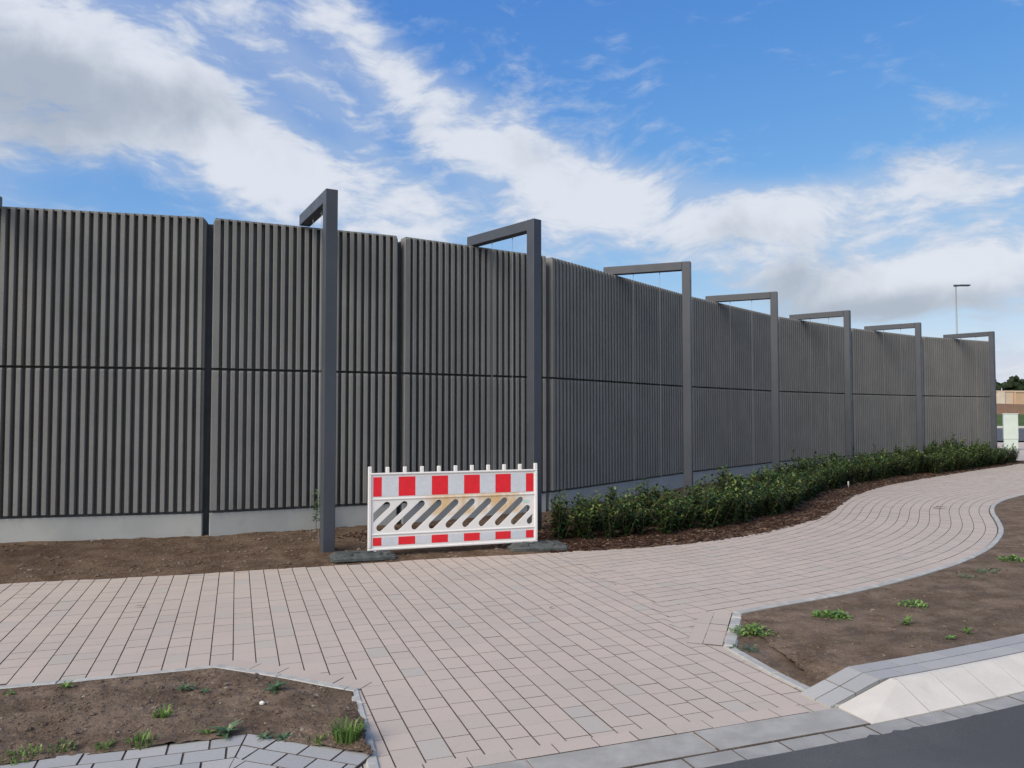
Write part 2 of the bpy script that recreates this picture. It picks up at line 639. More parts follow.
mb = MB()                                                     # asphalt carriageway on the viewer's side of the gutter
ss = np.linspace(0, GUT.L, 120)
for a, b in zip(ss[:-1], ss[1:]):
    mb.poly([GUT.at(a, -7.5) + (-.014,), GUT.at(b, -7.5) + (-.014,), GUT.at(b, -.10) + (-.014,), GUT.at(a, -.10) + (-.014,)])
q = np.linspace(0, GUT.L, 900)                                # tar smeared over the low edge of the gutter
ed = [GUT.at(a, -.133 + .06 * max(0, fbm(a * 9, 3, 1.6, 4) - .22)) for a in q]
lo = [GUT.at(a, -.30) for a in q]
for k in range(899):
    mb.poly([lo[k] + (-.0145,), lo[k + 1] + (-.0145,), ed[k + 1] + (.0035,), ed[k] + (.0035,)])
tag(mb.build('road', M['asphalt']), kind='structure')


def stone_row(mb, line, o0, o1, s0, s1, L, zt, zb=-.06, g=.003, ch=.005, jit=.0015, m=0, ms=None):
    s = s0
    while s < s1 - .03:
        e = min(s + L * random.uniform(.985, 1.015), s1)
        if s1 - e < .035:
            e = s1
        zz = zt((s + e) / 2) if callable(zt) else zt
        stone(mb, [line.at(s, o0), line.at(e, o0), line.at(e, o1), line.at(s, o1)], zz + random.uniform(-jit, jit), zb, (g, .002), ch, random.random(), 0, m, ms)
        s = e


mb = MB()
stone_row(mb, GUT, -.135, 0.0, 0, GUT.L, .30, .0, -.09, .0035, .002, ms=1)
for a, b in zip(ss[:-1], ss[1:]):
    mb.poly([GUT.at(a, -.133) + (-.004,), GUT.at(b, -.133) + (-.004,), GUT.at(b, .26) + (-.004,), GUT.at(a, .26) + (-.004,)], 1)
tag(mb.build('gutter', [M['gutter'], M['joint']]), kind='structure')

# ------------------------------------------------------------------ pavement of pink stones
ALPHA = math.atan(.358)
EX = np.array([math.cos(ALPHA), math.sin(ALPHA)])
EN = np.array([-math.sin(ALPHA), math.cos(ALPHA)])
MOD = .1555
corner = np.array([1.55, 6.1])
bdir = np.array([-.95, 3.75])                                 # where the straight rows meet the curved ones


def side(p):                                                  # > 0 : right of the meeting line
    v = np.asarray(p) - corner
    return (v[0] * bdir[1] - v[1] * bdir[0]) / np.hypot(*bdir)


LB = [(-14, 1.7), (-3.33, 5.07), (-2.88, 5.2), (-2.48, 5.34), (-2.07, 5.49), (-1.58, 5.3), (-1.27, 5.14), (-.98, 5.02), (-.75, 4.26), (-.62, 3.8), (-.5, 3.56)]
pm = MB()
for sgn in (1,):
    ss = np.linspace(0, GUT.L, 160)
    for a, b in zip(ss[:-1], ss[1:]):                          # bed of joint sand under the stones
        pm.poly([GUT.at(a, .1) + (-.0042,), GUT.at(b, .1) + (-.0042,), GUT.at(b, 4.9) + (-.0042,), GUT.at(a, 4.9) + (-.0042,)], 1)
for a, b in zip(np.linspace(0, EDGE_R.L, 90)[:-1], np.linspace(0, EDGE_R.L, 90)[1:]):
    pm.poly([EDGE_R.at(a, -.02) + (-.0036,), EDGE_R.at(b, -.02) + (-.0036,), EDGE_R.at(b, 6.6) + (-.0036,), EDGE_R.at(a, 6.6) + (-.0036,)], 1)


LBP = LB[1:-1] + [(-.66, 3.9), (-.80, 4.02), (-1.5, 4.25), (-3.4, 3.7), (-14, .3), (-14, 1.6)]
LBP = [(x + (.06 if y < 3 else 0), y - .03) if 5.05 < y else (x - .09, y) for x, y in LBP]
wedge = [(1.93, 4.96), (1.85, 5.27), (1.68, 5.9), (2.02, 6.84), (2.45, 7.1), (2.75, 6.0), (2.3, 5.2), (2.03, 4.98)]


def inside(p, poly):
    r = False
    for (x0, y0), (x1, y1) in zip(poly, poly[1:] + poly[:1]):
        if (y0 > p[1]) != (y1 > p[1]) and p[0] < (x1 - x0) * (p[1] - y0) / (y1 - y0) + x0:
            r = not r
    return r


def right_bed(p):
    s, o = EDGE_R.nearest(*p)
    if .05 < s and o < -.12:
        return True
    return False


O = np.array([1.07, 4.39])
for i in range(-120, 40):
    off = random.random() * .2
    row_t = random.uniform(-.12, .12)
    n = -1.2 - off
    while n < 7.0:
        ln = random.choice((.2, .2, .235, .235, .16))
        c = O + EX * (i + .5) * MOD + EN * (n + ln / 2)
        sb, ob = BACK.nearest(*c)
        sg, og = GUT.nearest(*c)
        if ob < .12 and og > .14 and side(c) < .22 and c[0] > -19 and not (inside(c, LBP) or inside(c, wedge)):
            q = [O + EX * i * MOD + EN * n, O + EX * i * MOD + EN * (n + ln), O + EX * (i + 1) * MOD + EN * (n + ln), O + EX * (i + 1) * MOD + EN * n]
            q = [q[0], q[1], q[2], q[3]]
            stone(pm, q, random.uniform(-.001, .001), -.02, (.0013, .0030), .0012, min(1, max(0, random.random() + row_t)), random.uniform(-.0006, .0006), 0, 1)
        n += ln
EXT = Line([(-4.2, 3.6), (-2.2, 4.6), (0.2, 5.95)] + [tuple(p) for p in EDGE_R.P[3:]], 1, .08)
for k in range(-5, 44):
    s = random.random() * .2
    while s < EXT.L - .3:
        ln = random.choice((.2, .2, .235, .235, .16))
        c = np.array(EXT.at(s + ln / 2, (k + .5) * MOD))
        ok = side(c) > 0 and c[1] > 5.6 and (k >= 0 or (c[0] < 1.75 and not inside(c, wedge)))
        if ok:
            sb, ob = BACK.nearest(*c)
            ok = ob < .12 and c[1] < 27
        if ok:
            q = [EXT.at(s, k * MOD), EXT.at(s + ln, k * MOD), EXT.at(s + ln, (k + 1) * MOD), EXT.at(s, (k + 1) * MOD)]
            stone(pm, q, .0028 + random.uniform(-.001, .001), -.02, (.0012, .0030), .0012, random.random(), random.uniform(-.0006, .0006), 0, 1)
        s += ln
# border rows: along the kerb, the left bed's slanted edge and the right bed's short edge
stone_row(pm, GUT, .262, .385, GUT.s_of_x(-.55), GUT.s_of_x(1.86), .235, .0045, -.02, .002, .001, ms=1)
BL = Line([(-2.07, 5.49), (-1.58, 5.3), (-1.27, 5.14), (-.98, 5.02)], 0, .05)
stone_row(pm, BL, .0, .145, .02, BL.L + 0, .235, .0045, -.02, .002, .001, ms=1)
BR = Line([(1.60, 5.92), (1.95, 6.89)], 0, .05)
stone_row(pm, BR, .0, .15, .02, BR.L, .2, .0065, -.02, .002, .001, ms=1)
stone_row(pm, BR, .15, .27, .02, BR.L, .6, .0045, -.02, .002, .001, ms=1)
# far plaza beyond the hedge tip
pm.poly([(14.6, 22.6, -.0045), (26, 22.6, -.0045), (44, 40, -.0045), (40, 48, -.0045), (22, 46, -.0045), (18.2, 30, -.0045)], 0, .5)
tag(pm.build('pavement', [M['paver'], M['joint']]), kind='structure')

# lowered kerb in front of the pavement, white ramped kerb beyond it
S_A, S_B = GUT.s_of_x(-.52), GUT.s_of_x(2.06)
mb = MB()
stone_row(mb, GUT, .004, .262, S_B - 1.01 * 9, S_B, 1.01, .004, -.08, .005, .003, .001, ms=1)
tag(mb.build('lowered_kerb', [M['kerb_grey'], M['joint']]), kind='structure')

mb = MB()
KH = .125
s = S_B + .005
first = True
while s < GUT.L - 1:
    L = .30
    e = s + L - .006
    if first:
        L = .455
        e = s + L - .004
        A = [GUT.at(s, .004), GUT.at(s + .0, .262), GUT.at(e, .262), GUT.at(e, .004)]
        rs = s + .425
        T = [GUT.at(rs, .235), GUT.at(rs, .262), GUT.at(e, .262), GUT.at(e, .225)]
        b = len(mb.v)
        mb.v.extend([p + (-.05,) for p in A])
        mb.v.extend([A[0] + (.0,), A[1] + (.010,), A[2] + (KH,), A[3] + (.004,)])
        mb.v.extend([T[0] + (KH - .004,), T[1] + (KH,), T[3] + (KH - .004,)])
        # 0-3 bottom, 4 near-left foot, 5 back-left foot, 6 back-right top, 7 front-right foot, 8 ridge start, 9 back ridge start, 10 ridge right
        for fc in ((0, 3, 7, 4), (0, 4, 5, 1), (1, 5, 9, 6, 2), (2, 6, 10, 7, 3), (4, 7, 10, 8), (4, 8, 9, 5), (8, 10, 6, 9)):
            mb.face(fc, 0, .2)
        first = False
    else:
        def prof(q, d):
            return [GUT.at(q + d, .004) + (-.05,), GUT.at(q + d, .004) + (.006,), GUT.at(q + d, .205) + (KH - .012,), GUT.at(q + d, .228) + (KH - .003,),
                    GUT.at(q + d, .24) + (KH,), GUT.at(q + d, .262) + (KH,), GUT.at(q + d, .262) + (-.05,)]
        mb.prism(prof(s, 0), prof(e, 0), 0, random.random() * .5)
        core = lambda q: [GUT.at(q, .006) + (-.05,), GUT.at(q, .006) + (.005,), GUT.at(q, .207) + (KH - .014,), GUT.at(q, .238) + (KH - .0022,), GUT.at(q, .26) + (KH - .0020,), GUT.at(q, .26) + (-.05,)]
        mb.prism(core(s - .006), core(s + .0), 1, .5)
    s += L
tag(mb.build('white_kerb', [M['kerb_white'], M['joint_grey']]), kind='structure')

# grey stones behind the white kerb, ramping up from the lowered kerb
mb = MB()


def ramp(sv):
    x = min(1, max(0, (sv - (S_B - .05)) / .40))
    return .008 + (KH - .008) * x


for r, (o0, o1) in enumerate(((.268, .40), (.40, .53))):
    s = S_B - .05
    s += 0 if r == 0 else 0
    L = .16
    lens = [.20, .20] + ([.11] if r else []) + [.235] * 80
    for ln in lens:
        e = s + ln
        if e > GUT.L - 1:
            break
        sq = []
        for (a, o) in ((s, o0), (e, o0), (e, o1), (s, o1)):
            sq.append((a, o))
        b = len(mb.v)
        to = random.random()
        g = .004
        rr = [(s + g, o0 + g), (e - g, o0 + g), (e - g, o1 - g), (s + g, o1 - g)]
        mb.v.extend([GUT.at(a, o) + (-.05,) for a, o in rr])
        mb.v.extend([GUT.at(a, o) + (ramp(a) + .001,) for a, o in rr])
        for i in range(4):
            j = (i + 1) % 4
            mb.face((b + i, b + j, b + 4 + j, b + 4 + i), 0, to)
        mb.face((b + 4, b + 5, b + 6, b + 7), 0, to)
        s = e
ss = np.linspace(S_B, GUT.L - 1, 160)
for a, b in zip(ss[:-1], ss[1:]):
    mb.poly([GUT.at(a, .27) + (ramp(a) - .0012,), GUT.at(b, .27) + (ramp(b) - .0012,), GUT.at(b, .525) + (ramp(b) - .0012,), GUT.at(a, .525) + (ramp(a) - .0012,)], 1)
tag(mb.build('grey_paving', [M['grey_paver'], M['joint']]), kind='structure')

# grey stones and edging round the left bed
LPAV = Line([(-14, .2), (-2.75, 3.88), (-2.38, 4.02), (-2.02, 4.12), (-1.71, 4.22), (-1.45, 4.305)], 0, .05)
LPAV2 = Line([(-1.45, 4.305), (-1.25, 4.24), (-1.07, 4.18), (-.72, 4.055)], 0, .05)
mb = MB()
LPC = Line([tuple(p) for p in LPAV.P] + [tuple(p) for p in LPAV2.P[1:]], 0, .02)
sC = LPC.nearest(-1.45, 4.305)[0]
for r in range(3):
    stone_row(mb, LPC, -.145 * (r + 1), -.145 * r, sC - .205 * 40 - (r % 2) * .1, sC - (r % 2) * .1, .205, .016, -.06, .003, .003, ms=1)
    if r % 2:
        stone_row(mb, LPC, -.145 * (r + 1), -.145 * r, sC - .1, sC, .1, .016, -.06, .003, .003, ms=1)
    stone_row(mb, LPC, -.145 * (r + 1), -.145 * r, sC, LPC.L, .205 if r != 1 else .18, .017, -.06, .003, .003, ms=1)
mb.poly([(-14, .18, .010), (-14, -.4, .010), (-1.4, 3.8, .010), (-.78, 3.62, .010), (-.78, 4.06, .010), (-1.45, 4.29, .010), (-2.75, 3.86, .010)][::-1], 1)
tag(mb.build('bed_paving', [M['grey_paver'], M['joint']]), kind='structure')

mb = MB()
EL = Line(LB[:5], 0, .05)
EL2 = Line(LB[4:8], 0, .05)
EL3 = Line(LB[7:], 0, .05)
stone_row(mb, EL, -.062, 0, EL.L - 9.0, EL.L, 1.0, .012, -.08, .002, .005)
stone_row(mb, EL2, -.062, 0, .0, EL2.L, .55, .013, -.08, .002, .005)
stone_row(mb, EL3, -.075, 0, .0, EL3.L, .24, .012, -.08, .006, .012, .006)
# right bed
stone_row(mb, EDGE_R, -.085, -.012, .0, EDGE_R.L, .50, .024, -.08, .002, .006, .002)
stone_row(mb, EDGE_R, -.012, -.002, .0, EDGE_R.L, .50, -.002, -.08, .002, .001, .0)
ERL_A = Line([(1.60, 5.90), (1.95, 6.89)], 0, .05)
ERL_B = Line([(1.96, 4.71), (1.89, 4.97), (1.77, 5.23), (1.6, 5.9)], 0, .05)
stone_row(mb, ERL_A, -.10, -.002, .0, ERL_A.L, .22, .020, -.08, .004, .014, .006)
stone_row(mb, ERL_B, -.075, -.0, .0, ERL_B.L, .62, .016, -.08, .002, .006, .001)
tag(mb.build('edging', M['edging']), kind='structure')

# ------------------------------------------------------------------ soil


def ruled(name, A, B, nu, nv, zfun, mat, kind='structure'):
    """soil sheet ruled between two plan curves, with its own bumps"""
    mb = MB()
    for i in range(nu + 1):
        a, b = A(i / nu), B(i / nu)
        for j in range(nv + 1):
            v = j / nv
            x, y = a[0] + (b[0] - a[0]) * v, a[1] + (b[1] - a[1]) * v
            d = v * math.hypot(b[0] - a[0], b[1] - a[1])
            mb.v.append((x, y, zfun(x, y, d, v)))
    for i in range(nu):
        for j in range(nv):
            k = i * (nv + 1) + j
            mb.face((k, k + nv + 1, k + nv + 2, k + 1))
    o = mb.build(name, mat, smooth=True)
    return tag(o, kind=kind)


def sstep(a, b, x):
    k = min(1, max(0, (x - a) / (b - a)))
    return k * k * (3 - 2 * k)


def lumps(x, y):
    return .020 * fbm(x, y, 1.6, 3) + .014 * fbm(x + 9, y, 7, 3) + .007 * fbm(x, y + 5, 22, 2)


# correspondence between the path's back edge and the wall
_k = [(-19, -18.6), (-9, -10.5), (-5.3, -6.6), (-2.1, -3.0), (.61, -1.1), (2.57, .7), (4.48, 2.9), (6.5, 5.0), (8.74, 7.3), (12.58, 10.8), (17.0, 15.8), (18.75, 18.05)]
_ka = [BACK.s_of_x(a) for a, b in _k]
_kb = [WALL.s_of_x(b) for a, b in _k]


def back_at(u):
    s = _ka[0] + (_ka[-1] - _ka[0]) * u
    p = BACK.at(s, -.14)
    return p


def wall_at(u):
    s = _ka[0] + (_ka[-1] - _ka[0]) * u
    return WALL.at(float(np.interp(s, _ka, _kb)), .12)


def soil_back_z(x, y, d, v=None):
    z = -.05 + .075 * sstep(.02, .30, d) + .105 * sstep(.3, 2.3, d)
    return z + lumps(x, y) * (.35 + .65 * sstep(.05, .4, d))


ruled('soil', back_at, wall_at, 620, 44, soil_back_z, M['soil'])


def soil_back_at(x, y):
    s, o = BACK.nearest(x, y)
    return soil_back_z(x, y, o + .14)


def pl(line, s0, s1, off=0):
    return lambda u: line.at(s0 + (s1 - s0) * u, off)


# right bed: between its path edging and the grey stones
def rb_a(u):
    s = EDGE_R.L * u ** 1.3
    return EDGE_R.at(s, -.07)


def rb_b(u):
    sA, sB = GUT.s_of_x(2.14), GUT.L - 1.2
    return GUT.at(sA + (sB - sA) * u ** 1.3, .515)


def rb_z(x, y, d, v):
    sg, og = GUT.nearest(x, y)
    hi = ramp(sg) - .02
    z = .012 + (hi - .012) * sstep(.45, .97, v) + .03 * math.sin(math.pi * min(1, v)) * sstep(0, 1.5, sg - S_B)
    return z + lumps(x, y) * .8 * sstep(0, .12, v) * sstep(1, .9, v)


# the first wedge of the bed (left of the corner) is ruled from the short slanted edging
def rb_a2(u):
    return ERL_B.at(ERL_B.L * u, -.05) if u < .62 else ERL_A.at(ERL_A.L * (u - .62) / .38, -.06)


ruled('bed_soil', rb_a, rb_b, 330, 60, rb_z, M['bed'])
mb = MB()
tri = [(1.93, 4.78), (1.92, 5.0), (1.82, 5.26), (1.67, 5.9), (2.0, 6.84), (2.9, 7.2), (2.6, 5.2)]
NW = 60
for i in range(NW + 1):
    for j in range(NW + 1):
        x, y = 1.58 + 1.5 * i / NW, 4.7 + 2.6 * j / NW
        da = min(abs(ERL_A.nearest(x, y)[1]), abs(ERL_B.nearest(x, y)[1]), abs(EDGE_R.nearest(x, y)[1]))
        sg, og = GUT.nearest(x, y)
        mb.v.append((x, y, .009 + lumps(x, y) * .8 * sstep(.08, .2, da) * sstep(.55, .65, og) + max(0, ramp(sg) - .032) * sstep(1.1, .56, og)))


def inside(p, poly):
    r = False
    for (x0, y0), (x1, y1) in zip(poly, poly[1:] + poly[:1]):
        if (y0 > p[1]) != (y1 > p[1]) and p[0] < (x1 - x0) * (p[1] - y0) / (y1 - y0) + x0:
            r = not r
    return r


wedge = [(1.97, 4.80), (1.88, 5.0), (1.80, 5.26), (1.65, 5.9), (2.0, 6.84), (2.45, 7.1), (2.75, 6.0), (2.35, 5.25), (2.12, 4.98)]
for i in range(NW):
    for j in range(NW):
        x, y = 1.58 + 1.5 * (i + .5) / NW, 4.7 + 2.6 * (j + .5) / NW
        if inside((x, y), wedge):
            k = i * (NW + 1) + j
            mb.face((k, k + NW + 1, k + NW + 2, k + 1))
tag(mb.build('bed_soil', M['bed'], smooth=True), kind='structure')

# left bed
LT = Line(LB[:8] + [(-.80, 4.45), (-.72, 4.10)], 0, .05)


def lb_z(x, y, d, v):
    return .007 + lumps(x, y) * 1.0 * sstep(0, .1, v) + .010 * sstep(.7, 1, v) + .015 * math.sin(math.pi * v)


_lt = [LT.L - 9.0, LT.s_of_x(-3.33), LT.s_of_x(-2.07), LT.s_of_x(-.98), LT.L]
LPV = Line([tuple(p) for p in LPAV.P] + [tuple(p) for p in LPAV2.P[1:]], 0, .05)
_lp = [LPV.L - 8.4, LPV.s_of_x(-2.75), LPV.s_of_x(-1.7), LPV.s_of_x(-.95), LPV.L]
_uu = [0, .62, .82, .95, 1]
ruled('bed_soil', lambda u: LT.at(float(np.interp(u, _uu, _lt)), -.045), lambda u: LPV.at(float(np.interp(u, _uu, _lp)), -.03), 420, 56, lb_z, M['bed'])

# ------------------------------------------------------------------ noise wall
wall = tag(empty('noise_wall', (WALLP[3][0], WALLP[3][1], 0)), 'dark grey ribbed noise barrier wall curving away along the path', 'wall')
WZ0, WZ1, WZ2 = .44, 2.375, 4.44
CW = .085                                                     # gap at a joint
inv = Matrix.Translation(wall.location).inverted()


def panel_mesh(L, z0, z1, ribs, seed):
    """ribbed slab; x along the wall, front at y<0, rounded top edge"""
    rnd = random.Random(seed)
    mb = MB()
    p = L / ribs
    w = p * .50
    D = .105
    prof = []                                                # (x, y, is_front)
    x = 0.0
    for r in range(ribs):
        c = p * (r + .5)
        ww = w
        if r in (0, ribs - 1):
            ww = w * 1.25
        a, b = c - ww / 2, c + ww / 2
        if r == 0:
            a = .002
        if r == ribs - 1:
            b = L - .030
            c = b - w / 2
            a = b - w
        ch = .004
        if r > 0:
            prof.append((a - .006, 0.0))
        prof += [(a, -D + ch), (a + ch, -D), (b - ch, -D), (b, -D + ch)]
        if r < ribs - 1:
            prof.append((b + .006, 0.0))
    prof += [(L - .029, -.05), (L - .002, -.045)]
    back = [(L - .002, .12), (.002, .12)]
    full = prof + back
    n = len(full)

    def zt(x):                                               # rounded upper corners
        if z1 < 3:
            return 0.0
        e = min(x, L - x)
        return -.035 * (1 - min(1, e / .05)) ** 2

    rings = []
    for (dz, pull) in ((0, .0), (None, 0), (None, 1), (None, 2)):
        pass
    top = [0.0, .045, .012, .0]
    lv = [(z0, 0.0, 0), (z1 - .03, 0.0, 1), (z1 - .008, .004, 1), (z1, .013, 1)]
    b0 = len(mb.v)
    for (z, pull, ct) in lv:
        for (x, y) in full:
            yy = y + pull if y < 0 else y
            if y < 0:
                yy = min(yy, 0)
            mb.v.append((x, yy, z + (zt(x) if ct else 0)))
    tones = [rnd.random() for _ in range(n)]
    for k in range(len(lv) - 1):
        for i in range(n):
            j = (i + 1) % n
            mb.face((b0 + k * n + i, b0 + k * n + j, b0 + (k + 1) * n + j, b0 + (k + 1) * n + i), 0, tones[i])
    mb.face(tuple(b0 + n - 1 - i for i in range(n)))
    mb.face(tuple(b0 + 3 * n + i for i in range(n)))
    if z1 > 3:                                               # coping that bridges the groove tops
        mb.box(.02, L - .04, -.078, .10, z1 - .022, z1 + .003, 0)
    # tongue that closes the bed joint below
    mb.box(.01, L - .01, .05, .10, z0 - .055, z0 - .0005, 0)
    return mb


for i in range(len(WALLP) - 1):
    a, b = Vector(WALLP[i]), Vector(WALLP[i + 1])
    d = (b - a)
    L = d.length - CW
    d.normalize()
    rz = math.atan2(d.y, d.x)
    ribs = int(round(L / .1095))
    st = a + d * (CW / 2)
    MM = Matrix.Translation((st.x, st.y, 0)) @ Matrix.Rotation(rz, 4, 'Z')
    for (z0, z1) in ((WZ0 + .03, WZ1 - .017), (WZ1 + .017, WZ2)):
        mbp = panel_mesh(L, z0, z1, ribs, i * 2 + (z0 > 1))
        o = mbp.build('wall_panel', M['wall'], wall)
        o.matrix_local = inv @ MM
    mbp = MB()
    mbp.box(.0, L, -.055, .11, -.25, WZ0 - .012)
    o = mbp.build('plinth', M['plinth'], wall, bevel=.008)
    o.matrix_local = inv @ MM
for i, p in enumerate(WALLP):
    a = Vector(WALLP[max(0, i - 1)])
    b = Vector(WALLP[min(len(WALLP) - 1, i + 1)])
    d = (b - a).normalized()
    rz = math.atan2(d.y, d.x)
    mbp = MB()                                               # H column
    z0, z1 = -.25, WZ2 - .06
    mbp.box(-.0405, .0405, .055, .070, z0, z1)
    mbp.box(-.10, .10, .125, .140, z0, z1)
    mbp.box(-.006, .006, .0705, .1245, z0, z1)
    o = mbp.build('column', M['column'], wall)
    o.matrix_local = inv @ Matrix.Translation((p[0], p[1], 0)) @ Matrix.Rotation(rz, 4, 'Z')

# ------------------------------------------------------------------ trellis frames
AZ = 4.605
POST_PX = [(-5.5, 195), (330.5, 190.5), (534, 220), (686.5, 262), (774, 292), (847, 310.5), (918, 322.7), (991.5, 331.5)]
ARM_PX = [(-40, 210), (303, 214.5), (471, 237), (606.5, 267.5), (708.5, 296.5), (791, 315), (868, 326.3), (946.5, 334.8)]
labels = ['climbing frame mostly outside the left picture edge, only its arm end showing above the wall',
          'tall anthracite steel climbing frame just left of the red and white barrier',
          'anthracite steel climbing frame directly behind the right end of the barrier',
          'anthracite steel climbing frame behind the near end of the hedge, third from the left edge',
          'grey steel climbing frame at the middle of the hedge, fourth full frame from the left',
          'grey steel climbing frame fifth from the left, third from the far end of the wall',
          'grey steel climbing frame next to last along the wall',
          'last grey steel climbing frame at the far end of the wall, under the street lamp']
W2 = .0775
POSTS = []
for k in range(8):
    px, ax = POST_PX[k], ARM_PX[k]
    P = Vector(G(px[0], px[1], AZ))
    # arm runs square to the wall from the wall's front face
    A = Vector(G(ax[0], ax[1], AZ))
    sA, oA = WALL.nearest(A.x, A.y)
    if k == 0:
        sA = WALL.s_of_x(-6.73)
        q = WALL.at(sA, -1.28)
        P = Vector(q)
    wp = Vector(WALL.at(sA, .10))
    d = (P - wp)
    if k in (3, 4, 5, 6, 7):
        ln = 1.45
        pass
    ln = d.length + (.0, -.17, -.05, .04, .08, .1, .12, .14)[k]
    d.normalize()
    POSTS.append(P)
    rz = math.atan2(d.y, d.x)
    root = tag(empty('climbing_frame', (P.x, P.y, 0), rz), labels[k], 'climbing frame', 'climbing frames in front of the noise wall')
    m1 = MB()
    m1.box(-W2, W2, -W2, W2, -.25, AZ)
    m1.build('post', M['steel'], root, bevel=.008)
    m2 = MB()
    m2.box(-ln, -W2 - .001, -W2 + .001, W2 - .001, AZ - .155, AZ - .001)
    m2.build('arm', M['steel'], root, bevel=.008)
    for fr in (.36, .68):
        m3 = MB()
        xx = -ln * (1 - fr)
        xx = min(xx, -.3)
        m3.tube((xx, 0, .05), (xx, 0, AZ - .156), .003, n=6)
        m3.tube((xx, 0, AZ - .20), (xx, 0, AZ - .156), .008, n=6)
        m3.build('cable', M['cable'], root)

# ------------------------------------------------------------------ red and white barrier
bl = Vector(G(367.5, 551, .1))
br = Vector(G(537, 541.3, .1))
bd = br - bl
BW = bd.length
bc = (bl + br) / 2
brz = math.atan2(bd.y, bd.x)
bar = tag(empty('barrier', (bc.x, bc.y, .1), brz), 'red and white plastic construction barrier with slanted slots, standing at the path edge', 'barrier')
BH = .945
hw = BW / 2
slots = []


def clip_poly(poly, axis, val, keep_less):
    out = []
    for p, q in zip(poly, poly[1:] + poly[:1]):
        ip = p[axis] <= val if keep_less else p[axis] >= val
        iq = q[axis] <= val if keep_less else q[axis] >= val
        if ip:
            out.append(p)
        if ip != iq:
            t = (val - p[axis]) / (q[axis] - p[axis])
            out.append((p[0] + (q[0] - p[0]) * t, p[1] + (q[1] - p[1]) * t))
    return out


ys0, ys1 = BH * .245, BH * .625
pitch = BW * .0985
rad = .043
for k in range(-1, 11):
    x0 = -hw + BW * .066 + k * pitch
    x1 = x0 + (ys1 - ys0) - 2 * rad + .03
    ytop = ys1
    a = Vector((x0, ys0 + rad))
    c = Vector((x1, ytop - rad))
    dd = (c - a).normalized()
    nn_ = Vector((-dd.y, dd.x))
    if k >= 8:
        c = a + (c - a) * .6
    pts = []
    for q in range(9):
        an = math.pi * q / 8
        v = a - nn_ * math.cos(an) * rad - dd * math.sin(an) * rad
        pts.append((v.x, v.y))
    for q in range(9):
        an = math.pi * q / 8
        v = c + nn_ * math.cos(an) * rad + dd * math.sin(an) * rad
        pts.append((v.x, v.y))
    pts = clip_poly(pts, 0, -hw + .065, False)
    if pts:
        pts = clip_poly(pts, 0, hw - .065, True)
    if len(pts) > 2:
        slots.append(pts)
pl_ = MB()
pl_.box(-hw, hw, -.014, .014, 0, BH)
plate = pl_.build('plate', M['white'], bar)
cut = MB()
for pts in slots:
    ar = sum(p[0] * q[1] - q[0] * p[1] for p, q in zip(pts, pts[1:] + pts[:1]))
    if ar > 0:
        pts = pts[::-1]
    cut.prism([(x, -.1, y) for x, y in pts], [(x, .1, y) for x, y in pts])
co = cut.build('cutter', M['white'])
bmx = bmesh.new()
bmx.from_mesh(co.data)
bmesh.ops.recalc_face_normals(bmx, faces=bmx.faces)
bmx.to_mesh(co.data)
bmx.free()
co.matrix_world = Matrix.Identity(4)
co.parent = bar
md = plate.modifiers.new('slots', 'BOOLEAN')
md.object = co
md.operation = 'DIFFERENCE'
md.solver = 'EXACT'
bpy.context.view_layer.update()
dg = bpy.context.evaluated_depsgraph_get()
nm = bpy.data.meshes.new_from_object(plate.evaluated_get(dg))
plate.modifiers.clear()
plate.data = nm
cm = co.data
bpy.data.objects.remove(co)
bpy.data.meshes.remove(cm)
fr = MB()                                                     # raised rim and ribs
for (x0, x1, z0, z1) in ((-hw, hw, BH - .024, BH), (-hw, hw, 0, .028), (-hw, -hw + .040, .0285, BH - .0245), (hw - .040, hw, .0285, BH - .0245)):
    fr.box(x0, x1, -.030, .030, z0, z1)
fr.build('rim', M['white'], bar, bevel=.008)
fr = MB()
for zz in (BH * .66, BH * .205):
    fr.box(-hw + .0455, hw - .0455, -.024, .024, zz - .010, zz + .010)
fr.build('rib', M['white'], bar, bevel=.006)


def band(z0, z1):
    b = MB()
    xa, xb = -hw + .062, hw - .055
    u = (xb - xa) / 10
    x = xa
    for k in range(11):
        w = u if 0 < k < 10 else u / 2
        b.box(x + .0005, x + w - .0005, -.0175, -.0142, z0, z1, k % 2 == 0 and 1 or 0)
        x += w
    return b.build('reflective_band', [M['sheet_white'], M['sheet_red']], bar)


band(BH * .695, BH * .945)
band(BH * .062, BH * .165)
for k in range(11):
    g = MB()
    x = -hw + .022 + (BW - .044) * k / 10
    w = .022
    zt = BH + (.078 if k in (0, 10) else .070)
    g.box(x - w, x + w, -.022, .022, BH - .002, zt)
    g.build('peg', M['white'], bar, bevel=.007)
for sx in (-1, 1):                                            # feet pins that stand in the rubber plates
    g = MB()
    g.box(sx * (hw - .10) - .03, sx * (hw - .10) + .03, -.03, .03, -.06, .0)
    g.build('foot_pin', M['white'], bar)
g = MB()
g.box(hw - .20, hw - .12, -.0165, -.0145, BH * .545, BH * .585)
g.build('sticker', M['sticker'], bar)


